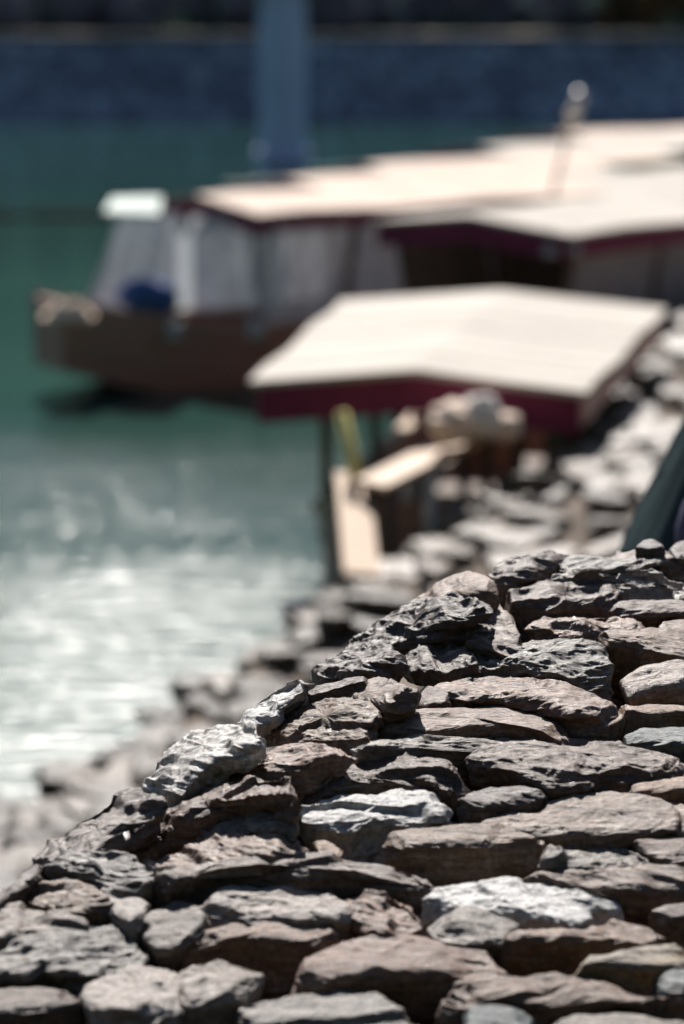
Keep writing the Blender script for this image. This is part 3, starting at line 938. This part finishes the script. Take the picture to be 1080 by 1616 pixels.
def build_shore():
    pr = shore_protos()
    r = random.Random(17)
    cand = []
    y = 11.6
    while y < 33:
        step = 0.36 if y < 20 else 0.48
        x = -3.2
        while x < 5.0:
            px, py = x + r.uniform(-0.13, 0.13), y + r.uniform(-0.12, 0.12)
            d = float(seg_dist(np.array([px]), np.array([py]), SHORELINE)[0])
            if d > -0.25 and abs(px) < 0.1416 * py + 0.35:
                m = float(seg_dist(np.array([px]), np.array([py]), EDGE)[0])
                cand.append((px, py, d))
            x += step * 1.08
        y += step * 0.85
    n = 0
    for px, py, d in cand:
        z = float(terrain_z(np.array([px]), np.array([py]))[0])
        # hidden behind the foreground crest?
        v = Vector((px, py, z + 0.15)) - EYE
        pyx = 808 - FPX * (v.dot(Vector((0, math.sin(PITCH), math.cos(PITCH)))) / v.dot(Vector((0, math.cos(PITCH), -math.sin(PITCH)))))
        pxx = 540 + FPX * v.x / v.dot(Vector((0, math.cos(PITCH), -math.sin(PITCH))))
        crest = np.interp(pxx, [-60, 0, 200, 400, 520, 640, 760, 880, 1140], [1490, 1440, 1260, 1150, 1040, 960, 915, 868, 870])
        if pyx > crest + 25: continue
        wet = d < 0.22
        k = r.randrange(7, 10) if (wet or r.random() < (0.7 if py < 16 else 0.10)) else r.randrange(7)
        o = link('shore_stone', pr[k])
        s = r.uniform(0.52, 0.9)
        o.scale = (s * 1.1, s, s * r.uniform(0.55, 0.85))
        o.location = (px, py, z + 0.05 + r.uniform(-0.03, 0.06))
        o.rotation_euler = (r.uniform(-0.25, 0.25), r.uniform(-0.25, 0.15), r.uniform(0, 6.28))
        if k >= 7:
            tag(o, 'dark brown wet stone along the waterline of the blurred shore', 'stone', 'dark stones along the waterline')
        else:
            tag(o, 'pale brown sunlit stone paving the blurred shore behind the crest', 'stone', 'pale stones paving the shore')
        n += 1
    # bigger boulders heaped at the boat's side
    for i, (px, py, Y, s, lab) in enumerate((
        (620, 862, 17.1, 1.2, 'brown boulder at the lower end of the gangplank'),
        (682, 838, 17.5, 1.0, 'pale boulder heaped under the narrow landing stage'),
        (760, 800, 17.9, 1.2, 'pale rounded boulder below the grey canvas sack'),
        (850, 740, 18.6, 1.1, 'pale boulder below the right corner of the nearest roof'),
        (532, 918, 16.9, 0.8, 'dark glinting boulder at the water edge under the bow'),
        (930, 655, 20.2, 1.1, 'bright boulder right beside the pinkish side valance'))):
        o = link('boulder', pr[(i * 3) % 7 if i != 4 else 8])
        p = at(px, py, Y)
        z = float(terrain_z(np.array([p.x]), np.array([Y]))[0])
        h = max(0.3, p.z - z)
        o.scale = (s, s, min(1.1, max(0.7, h / 0.24)))
        o.location = (p.x, Y, min(max(p.z, z + 0.1), z + 0.22) - 0.02)
        o.rotation_euler = (0.05, -0.05, i * 1.3)
        tag(o, lab, 'boulder')
    print('shore stones', n)


build_shore()


# ------------------------------------------------------------------ boats
def hull_parts(root, W, Lc, Lb, Ls, mat, zb=-0.12, zt=0.72, bow_rise=0.5):
    """flat-bottomed river boat. y=0 is the front of the cabin, -Lb the bow, Lc+Ls the stern"""
    hw = W / 2
    st = []
    ys = np.concatenate([np.linspace(-Lb, 0, 7), np.linspace(0, Lc + Ls, 8)[1:]])
    for y in ys:
        t = max(0, -y / Lb)
        wv = hw * (1 - 0.62 * t ** 1.7)
        b = zb + bow_rise * 0.95 * t ** 2.0
        tp = zt + bow_rise * t ** 1.6
        s = max(0, (y - Lc) / max(Ls, 0.1))
        tp += 0.15 * s ** 2
        b += 0.2 * s ** 2
        st.append((y, wv, b, tp))
    th = 0.06
    rings = []
    for y, wv, b, tp in st:
        rings.append([(-wv, y, tp), (-wv * 0.86, y, b), (wv * 0.86, y, b), (wv, y, tp), (wv - th, y, tp), (wv * 0.86 - th, y, b + th), (-wv * 0.86 + th, y, b + th), (-wv + th, y, tp)])
    mb = MB()
    mb.loft(rings)
    y, wv, b, tp = st[0]
    mb.box((-wv + 0.01, y + 0.004, b + 0.01), (wv - 0.01, y + 0.07, tp - 0.02))
    y, wv, b, tp = st[-1]
    mb.box((-wv + 0.01, y - 0.07, b + 0.01), (wv - 0.01, y - 0.004, tp - 0.02))
    mb.build('hull', mat, root, bevel=0.0)
    for sgn in (-1, 1):
        mb = MB()
        mb.loft([[(sgn * (wv - 0.09), y, tp + 0.003), (sgn * (wv + 0.05), y, tp + 0.003), (sgn * (wv + 0.05), y, tp + 0.06), (sgn * (wv - 0.09), y, tp + 0.06)] for y, wv, b, tp in st])
        mb.build('gunwale', M_WOOD if root.get('pale') else M_HULLT, root)
    for sgn in (-1, 1):
        for q in (0.42, 0.78):
            mb = MB()
            mb.tube([(sgn * (wv * (0.86 + 0.14 * q) + 0.012), y, b + (tp - b) * q) for y, wv, b, tp in st], 0.022, 6)
            mb.build('rub_rail', M_HULLT, root)
    mb = MB()
    mb.box((-hw * 0.8, -0.2, 0.12), (hw * 0.8, Lc, 0.16))
    mb.build('floor_boards', M_POST, root)
    return st


M_HULLT = simple_mat('highlit_gunwale_wood', (0.40, 0.31, 0.26), 0.55, 0.4, 0.3, 3, 0.003, (1, 12, 12))  # wood lightened to carry the pale highlights along the bow


def yakata_boat(loc, yaw, W=2.3, L=5.6, z_eave=2.15, rise=0.16, label='', roof=None, val_h=0.26, side_val=None, hullw=None, Lb=2.0, Ls=1.2, posts=4, trim=None, pale=False, bow_rise=0.5, wave=0.02, windows=False, win_mat=None, hull=True, hx=0.0, ridge_wob=0.02, taper=0.0, lift=0.0, straight=False):
    root = empty('roofed_boat', loc, yaw)
    tag(root, label, 'boat', 'roofed river boats moored along the shore')
    if pale: root['pale'] = 1
    hw = (hullw or W * 0.72)
    zt = 0.72
    if hull:
        hull_parts(root, hw, L, Lb, Ls, M_HULL, zt=zt, bow_rise=bow_rise)
    roof = roof or M_CREAM
    # roof: two gently sagging slopes with thickness
    ny, nx = 15, 9
    V, F = [], []
    for j in range(ny):
        y = -0.25 + (L + 0.5) * j / (ny - 1)
        for i in range(nx):
            u = -1 + 2 * i / (nx - 1)
            x = u * W / 2 * (1 + taper * j / (ny - 1))
            z = z_eave + rise * (1 - abs(u)) - 0.025 * math.sin(math.pi * abs(u)) * abs(math.sin(math.pi * 3 * j / (ny - 1))) + ridge_wob * math.sin(j * 0.9) + lift * j / (ny - 1)
            V.append((x, y, z))
    n = len(V)
    V2 = V + [(x, y, z - 0.05) for x, y, z in V]
    for j in range(ny - 1):
        for i in range(nx - 1):
            a = j * nx + i
            F.append((a, a + 1, a + nx + 1, a + nx))
            F.append((n + a, n + a + nx, n + a + nx + 1, n + a + 1))
    for j in range(ny - 1):
        for i in (0, nx - 1):
            a = j * nx + i
            F.append((a, a + nx, n + a + nx, n + a))
    for i in range(nx - 1):
        for j in (0, ny - 1):
            a = j * nx + i
            F.append((a, a + 1, n + a + 1, n + a))
    mb = MB()
    mb.add(V2, F)
    rf = mb.build('roof', roof, root, smooth=False)
    for k in range(1, 6):
        j = k * (ny - 1) // 6
        mb = MB()
        row = [Vector(V[j * nx + i]) for i in range(nx)]
        mb.loft([[p + Vector((0, -0.03, 0.001)), p + Vector((0, 0.03, 0.001)), p + Vector((0, 0.03, 0.006)), p + Vector((0, -0.03, 0.006))] for p in row])
        mb.build('seam', roof, root)
    # valances: cloth boards hanging under the eaves
    def valance(pts, h, name='valance', mat=M_MAROON):
        t = [Vector(p) for p in pts]
        mb = MB()
        d = (t[-1] - t[0]).normalized()
        nrm = Vector((d.y, -d.x, 0)) * 0.025
        rings = []
        for p in t:
            rings.append([p + nrm, p - nrm, p - nrm - Vector((0, 0, h)), p + nrm - Vector((0, 0, h))])
        mb.loft(rings)
        return mb.build(name, mat, root)
    zr = z_eave - 0.055
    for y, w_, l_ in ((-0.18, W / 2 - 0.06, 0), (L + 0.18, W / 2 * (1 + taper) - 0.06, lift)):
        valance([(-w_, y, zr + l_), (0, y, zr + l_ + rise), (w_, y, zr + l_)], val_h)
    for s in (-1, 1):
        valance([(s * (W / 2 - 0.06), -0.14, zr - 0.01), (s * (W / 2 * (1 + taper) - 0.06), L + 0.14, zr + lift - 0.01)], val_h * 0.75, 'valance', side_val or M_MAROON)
    if trim:
        for s in (-1, 1):
            mb = MB()
            mb.box((s * W / 2 - 0.04, -0.3, z_eave - 0.03), (s * W / 2 + 0.04, L + 0.3, z_eave + 0.035))
            mb.build('edge_trim', trim, root, bevel=0.01)
    for k in range(posts):
        y = 0.05 + (L - 0.1) * k / (posts - 1)
        for s in (-1, 1):
            mb = MB()
            x = s * (hw / 2 - 0.06) + hx
            x2 = x if straight else s * (W / 2 - 0.16)
            mb.tube([(x, y, zt - 0.3), ((x + x2) / 2, y, (zt + z_eave) / 2), (x2, y, z_eave - 0.03)], 0.05, 8)
            mb.build('post', M_POST, root)
    if windows:
        for k in range(posts - 1):
            y0 = 0.05 + (L - 0.1) * k / (posts - 1) + 0.08
            y1 = 0.05 + (L - 0.1) * (k + 1) / (posts - 1) - 0.08
            for s in (-1, 1):
                xb, xt = s * (hw / 2 - 0.03), s * (W / 2 - 0.14)
                m = 9
                pts = []
                for i in range(m):
                    yy = y0 + (y1 - y0) * i / (m - 1)
                    wv = 0.03 * math.sin(i * 1.9 + k)
                    pts.append([(xb + wv, yy, zt + 0.05), (xt + wv * 0.5, yy, z_eave - 0.06)])
                mb = MB()
                mb.loft(pts, cap=False, closed=False)
                mb.build('plastic_curtain', win_mat or M_SHEET, root, smooth=True)
    # benches inside
    for s in (-1, 1):
        mb = MB()
        mb.box((s * hw * 0.30 - 0.18, 0.3, 0.44), (s * hw * 0.30 + 0.18, L - 0.3, 0.50))
        mb.box((s * hw * 0.30 - 0.14, 0.4, 0.165), (s * hw * 0.30 - 0.08, L - 0.4, 0.44))
        mb.build('bench', M_POST, root)
    return root


def boat_at(px, py, Y, yaw_deg, zpeak=None, **kw):
    p = at(px, py, Y)
    rise = kw.setdefault('rise', 0.16)
    kw['z_eave'] = p.z - rise
    return yakata_boat((p.x, Y, 0), -R(yaw_deg), **kw)


# the near roofed boat beside the shore
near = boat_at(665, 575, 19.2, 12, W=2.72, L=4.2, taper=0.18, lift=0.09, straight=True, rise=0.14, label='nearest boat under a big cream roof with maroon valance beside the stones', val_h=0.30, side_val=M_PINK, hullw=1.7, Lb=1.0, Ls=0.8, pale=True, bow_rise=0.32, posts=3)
# left boat, bow towards the left
left = boat_at(335, 306, 31.3, 52, W=2.7, L=5.6, label='leftmost boat with its upturned bow and clear plastic curtains', val_h=0.22, hullw=1.95, Lb=2.5, windows=True, bow_rise=0.5, posts=5, roof=M_PEACH)
# middle boat, gable towards the camera
mid = boat_at(760, 336, 28.6, 40, W=2.95, L=7.5, rise=0.15, label='middle boat with a wide low maroon gable behind the nearest roof', val_h=0.27, windows=True, win_mat=M_DIM, roof=M_CREAM, hullw=2.2, bow_rise=0.3, Lb=1.2, posts=5)
# boats behind, roof over roof
boat_at(470, 280, 35.5, 44, W=2.5, L=6.0, label='boat with a cream roof and mint trim behind the leftmost boat', side_val=M_PEACH, roof=M_PEACH, trim=M_MINT, hullw=1.9, Lb=1.2)
boat_at(590, 258, 39.5, 46, W=2.6, L=6.5, label='boat with a teal edged peach roof in the third row', side_val=M_PEACH, roof=M_PEACH, trim=M_TEAL, hullw=1.9, Lb=1.2)
boat_at(770, 230, 44.5, 46, W=2.8, L=7.5, label='boat with a plain cream roof in the row behind the teal edged one', side_val=M_PEACH, roof=M_CREAM, hullw=2.0, Lb=1.2)
boat_at(890, 208, 48.5, 50, W=3.0, L=8.0, label='farthest boat whose pinkish roof runs off the frame edge', side_val=M_PEACH, roof=M_PEACH, hullw=2.0, Lb=1.2)
boat_at(885, 280, 35.5, 44, W=2.8, L=7.5, label='boat with a cream roof directly behind the middle boat', side_val=M_PEACH, roof=M_CREAM, hullw=2.0, Lb=1.2)


# ------------------------------------------------------------------ extras on the left boat
def left_extras():
    inv = left.matrix_basis.inverted()
    def loc(px, py, Y): return inv @ at(px, py, Y)
    # rolled mint awning at the bow end of the roof
    mb = MB()
    f0, f1, b1, b0 = loc(164, 334, 30.4), loc(252, 338, 30.3), loc(256, 309, 30.75), loc(176, 312, 30.8)
    mb.slab([f0, f1, b1, b0], 0.05)
    mb.build('bow_awning', M_MINT, left, bevel=0.01)
    # clear sheet slanting from the awning down to the bow
    top0, top1 = loc(188, 332, 31.2), loc(285, 338, 31.2)
    bot0, bot1 = loc(128, 486, 30.2), loc(280, 490, 30.3)
    rings = []
    m = 12
    for i in range(m):
        t = i / (m - 1)
        a, b = top0.lerp(top1, t), bot0.lerp(bot1, t)
        wv = Vector((0.05 * math.sin(i * 1.7), 0.05 * math.cos(i * 1.3), 0))
        rings.append([a, a.lerp(b, 0.5) + wv + Vector((0, 0, -0.03)), b + wv])
    mb = MB()
    mb.loft(rings, cap=False, closed=False)
    mb.build('bow_sheet', M_SHEET, left, smooth=True)
    top0, top1 = loc(300, 340, 30.9), loc(440, 345, 30.3)
    bot0, bot1 = loc(298, 490, 30.6), loc(445, 492, 30.2)
    rings = []
    for i in range(m):
        t = i / (m - 1)
        a, b = top0.lerp(top1, t), bot0.lerp(bot1, t)
        wv = Vector((0.04 * math.sin(i * 1.9), 0.04 * math.cos(i * 1.1), 0))
        rings.append([a, a.lerp(b, 0.5) + wv, b + wv])
    mb = MB()
    mb.loft(rings, cap=False, closed=False)
    mb.build('end_curtain', M_SHEET, left, smooth=True)
    # blue bundle stowed inside the bow
    p = at(226, 466, 29.9)
    mb = MB()
    mb.ball((0, 0, 0), 0.26, sq=(1.25, 0.9, 0.85))
    mb.ball((0.2, 0.1, -0.05), 0.22)
    o = mb.build('cloth_bundle', M_BLUE, smooth=True)
    o.location = p
    tag(o, 'dark blue cloth bundle behind the clear sheet in the leftmost boat', 'bundle')
    # pale blue fenders on the hull
    for px, py in ((275, 522), (405, 520)):
        p = at(px, py, 29.9)
        mb = MB()
        mb.tube([(0, 0, -0.13), (0, 0, -0.1), (0, 0, 0.1), (0, 0, 0.13)], [0.04, 0.1, 0.1, 0.04], 12)
        o = mb.build('fender', M_GREY, smooth=True)
        o.location = p
        tag(o, 'pale grey fender hanging on the leftmost boat, nearer its bow' if px < 300 else 'pale grey fender hanging on the leftmost boat near the cream roof', 'fender', 'fenders on the leftmost boat')


left_extras()


def highlight_coil():  # coil added to brighten the bow where sunlit highlights sit
    p = at(108, 500, 29.3)
    root = empty('highlight_coil', p)
    tag(root, 'pale rope coil added as a bright highlight on the leftmost bow', 'rope')
    for k in range(4):
        mb = MB()
        mb.tube([((0.30 - 0.05 * k) * math.cos(t), (0.24 - 0.04 * k) * math.sin(t), 0.05 * k + 0.02 * math.sin(3 * t + k)) for t in np.linspace(0, 6.28, 28)], 0.032, 7)
        mb.build('turn', M_SAND, root, smooth=True)


highlight_coil()


# ------------------------------------------------------------------ things by the near boat and on the shore
def near_things():
    # gangplank from the bow to the stones
    a, b = at(556, 745, 18.4), at(572, 905, 16.8)
    ax = (a - b).normalized()
    nrm = Vector((0.12, -0.2, 1))
    nrm = (nrm - ax * nrm.dot(ax)).normalized()
    sd_ = ax.cross(nrm)
    M = Matrix((sd_, nrm, ax)).transposed().to_4x4()
    M.translation = b
    mb = MB()
    L = (a - b).length
    mb.box((-0.13, -0.04, 0), (0.13, 0.0, L))
    o = mb.build('gangplank', M_WOOD, bevel=0.008)
    o.matrix_world = M
    tag(o, 'pale wooden gangplank running from the nearest bow down to the stones', 'gangplank')
    # narrow landing stage on legs beside the bow
    a, b = at(585, 762, 17.9), at(765, 672, 18.75)
    root = empty('landing_stage', (a.x, a.y, 0))
    tag(root, 'narrow pale wooden landing stage on legs in front of the nearest roof', 'landing stage')
    o_ = Vector((a.x, a.y, 0))
    mb = MB()
    ax = (b - a).normalized()
    sdv = Vector((0, 0, 1)).cross(ax).normalized()
    M = Matrix((ax, sdv, ax.cross(sdv))).transposed().to_4x4()
    M.translation = a - o_
    mb.box((0, -0.17, -0.05), ((b - a).length, 0.17, 0.0), M)
    mb.build('deck', M_WOOD, root, bevel=0.006)
    for t, m in ((0.08, M_POST), (0.42, M_LWHITE), (0.92, M_POST)):
        for q in (-0.12, 0.12):
            p = a.lerp(b, t) + sdv * q - Vector((0, 0, 0.05))
            z = float(terrain_z(np.array([p.x]), np.array([p.y]))[0])
            mb = MB()
            mb.tube([(p.x - o_.x, p.y - o_.y, min(z, 0) - 0.3), p - o_], 0.045, 8)
            mb.build('leg', m, root, smooth=True)
    # rolled canvas bundle on the plank
    p = at(730, 668, 18.35)
    root = empty('canvas_bundle', p)
    root.scale = (0.85, 0.85, 0.85)
    tag(root, 'pale peach canvas bundles heaped on the landing stage by the nearest roof', 'canvas bundle')
    for k, (x, y, z, sx, sy, sz) in enumerate(((-0.10, -0.05, 0.02, 0.19, 0.24, 0.17), (0.17, 0.08, 0.05, 0.18, 0.24, 0.19), (0.38, 0.15, -0.05, 0.16, 0.2, 0.12))):
        nu, nv = 60, 30
        th, ph = np.meshgrid(np.linspace(0, 2 * math.pi, nu, endpoint=False), np.linspace(0.001, math.pi - 0.001, nv))
        d = np.stack([np.sin(ph) * np.cos(th), np.sin(ph) * np.sin(th), np.cos(ph)], -1).reshape(-1, 3)
        d = np.sign(d) * np.abs(d) ** 0.8
        nn = fbm(d * np.array([2.2, 2.2, 4]) + k * 7.7, 60 + k, 3)
        v = d * np.array([sx, sy, sz]) * (1 + 0.28 * nn)[:, None] + np.array([x, y, z])
        link('bundle', np_mesh('bundle', v, grid_faces(nu, nv, True)[:, ::-1], M_SAND if k != 1 else M_LWHITE), root)
    # grey canvas bags on the shore beside it
    for (px, py, Y, s, m, lab) in ((790, 735, 18.5, 0.24, M_GREY, 'light grey canvas sack on the stones below the peach canvas bundles'),):
        p = at(px, py, Y)
        p.z = float(terrain_z(np.array([p.x]), np.array([Y]))[0]) + 0.26
        mb = MB()
        mb.ball((0, 0, 0), s, sq=(1.4, 1.0, 0.65) if m is M_GREY else (0.8, 0.8, 1.5))
        mb.ball((s * 0.5, 0.05, s * 0.2), s * 0.6, sq=(1.2, 1, 0.7)) if m is M_GREY else mb.ball((0, 0, s * 1.3), s * 0.5)
        o = mb.build('canvas_sack', m, smooth=True)
        o.location = p
        tag(o, lab, 'sack')
    # bamboo pole
    a, b = at(540, 650, 18.5), at(562, 752, 18.35)
    d = (a - b)
    mb = MB()
    mb.tube([b - d * 0.6, b, a], [0.055, 0.053, 0.045], 10)
    o = mb.build('bamboo_pole', M_BAMBOO, smooth=True)
    tag(o, 'yellow bamboo pole leaning up under the nearest roof', 'pole')
    # blue bucket at the waterline
    p = atz(469, 990, 0.05)
    root = empty('bucket', (p.x, p.y, 0.02))
    tag(root, 'small deep blue bucket at the water edge', 'bucket')
    mb = MB()
    n = 18
    prof = [(0.0, 0.0), (0.085, 0.0), (0.11, 0.2), (0.118, 0.2), (0.118, 0.215), (0.103, 0.215), (0.08, 0.012), (0.0, 0.012)]
    mb.loft([[(r_ * math.cos(2 * math.pi * j / n), r_ * math.sin(2 * math.pi * j / n), z) for j in range(n)] for r_, z in prof], cap=False)
    mb.build('pail', M_BUCKET, root, smooth=True)
    mb = MB()
    mb.tube([(0.115 * math.cos(t), 0.0, 0.2 + 0.11 * math.sin(t)) for t in np.linspace(0, math.pi, 13)], 0.006, 6)
    mb.build('handle', M_METAL, root)


near_things()


def tarp():
    """dark tarpaulin drawn over a heap behind the crest at the right"""
    root = empty('tarpaulin_heap', (1.72, 8.2, 2.0))
    tag(root, 'dark teal tarpaulin drawn over a heap behind the crest', 'tarpaulin')
    nu, nv = 80, 40
    V = []
    for j in range(nv):
        t = j / (nv - 1)
        for i in range(nu):
            a = 2 * math.pi * i / nu
            rad = 1.05 * (1 - t ** 1.5 * 0.66) * (1 + 0.05 * math.sin(7 * a + 3 * t) + 0.035 * abs(math.sin(11 * a - 5 * t)) + 0.02 * abs(math.sin(17 * a + 9 * t)))
            if j == nv - 1: rad = 0.02
            V.append((rad * math.cos(a), rad * 0.8 * math.sin(a), 2.32 * t ** 0.9 - 0.6 + 0.03 * math.sin(5 * a + 9 * t)))
    me = np_mesh('sheet', np.array(V), grid_faces(nu, nv, True), M_TARP)
    link('sheet', me, root)
    mb = MB()
    mb.ball((0, 0, 0), 0.2, sq=(0.8, 0.5, 1.1))
    mb.ball((0.12, 0.02, -0.1), 0.17, sq=(1, 0.6, 1))
    o = mb.build('cloth_bundle', M_PURPLE, smooth=True)
    o.location = at(1146, 850, 7.3)
    tag(o, 'dusky blue cloth bundle leaning against the dark tarpaulin', 'bundle')


tarp()


def mast():
    a, b = at(866, 330, 33.5), at(913, 150, 33.5)
    root = empty('mast', (a.x, 33.5, 0))
    tag(root, 'thin leaning mast with two round floats above the boat roofs', 'mast')
    o_ = Vector((a.x, 33.5, 0))
    mb = MB()
    lo = a + (a - b) * (a.z / (b.z - a.z))
    mb.tube([lo - o_, a - o_, b - o_], [0.04, 0.035, 0.025], 10)
    mb.build('pole', M_WOOD, root, smooth=True)
    for px, py, m in ((905, 180, M_LWHITE), (914, 154, M_METAL)):
        mb = MB()
        mb.ball(at(px, py, 33.45) - o_, 0.10)
        mb.build('float', m, root, smooth=True)


mast()


def lanterns():
    for k, (px, py, Y, m, lab) in enumerate(((960, 398, 29.2, M_RED, 'red paper lantern hanging under the middle roof'), (1000, 420, 29.4, M_LWHITE, 'white paper lantern beside the red one under the middle roof'), (945, 425, 29.1, M_LWHITE, 'white paper lantern low under the corner of the middle roof'))):
        p = at(px, py, Y)
        root = empty('paper_lantern', p)
        tag(root, lab, 'lantern', 'lanterns under the middle roof')
        mb = MB()
        n = 18
        prof = [(0.09, -0.2), (0.16, -0.14), (0.185, 0), (0.16, 0.14), (0.09, 0.2)]
        mb.loft([[(r_ * math.cos(2 * math.pi * j / n), r_ * math.sin(2 * math.pi * j / n), z) for j in range(n)] for r_, z in prof])
        mb.build('shade', m, root, smooth=True)
        mb = MB()
        mb.tube([(0, 0, -0.235), (0, 0, -0.195)], 0.092, 14)
        mb.tube([(0, 0, 0.195), (0, 0, 0.235)], 0.092, 14)
        mb.tube([(0, 0, 0.23), (0, 0, 0.42)], 0.008, 6)
        mb.build('rim', M_POST, root)
    for px, py, Y, lab in ((870, 398, 27.6, 'dull metal float hung under the middle gable, left one of the pair'), (905, 395, 27.6, 'shiny metal float hung under the corner of the middle gable')):
        mb = MB()
        mb.ball((0, 0, 0), 0.09)
        mb.tube([(0, 0, 0.08), (0, 0, 0.36)], 0.006, 6)
        o = mb.build('hanging_float', M_METAL, smooth=True)
        o.location = at(px, py, Y)
        tag(o, lab, 'float', 'floats hung under the middle gable')


lanterns()
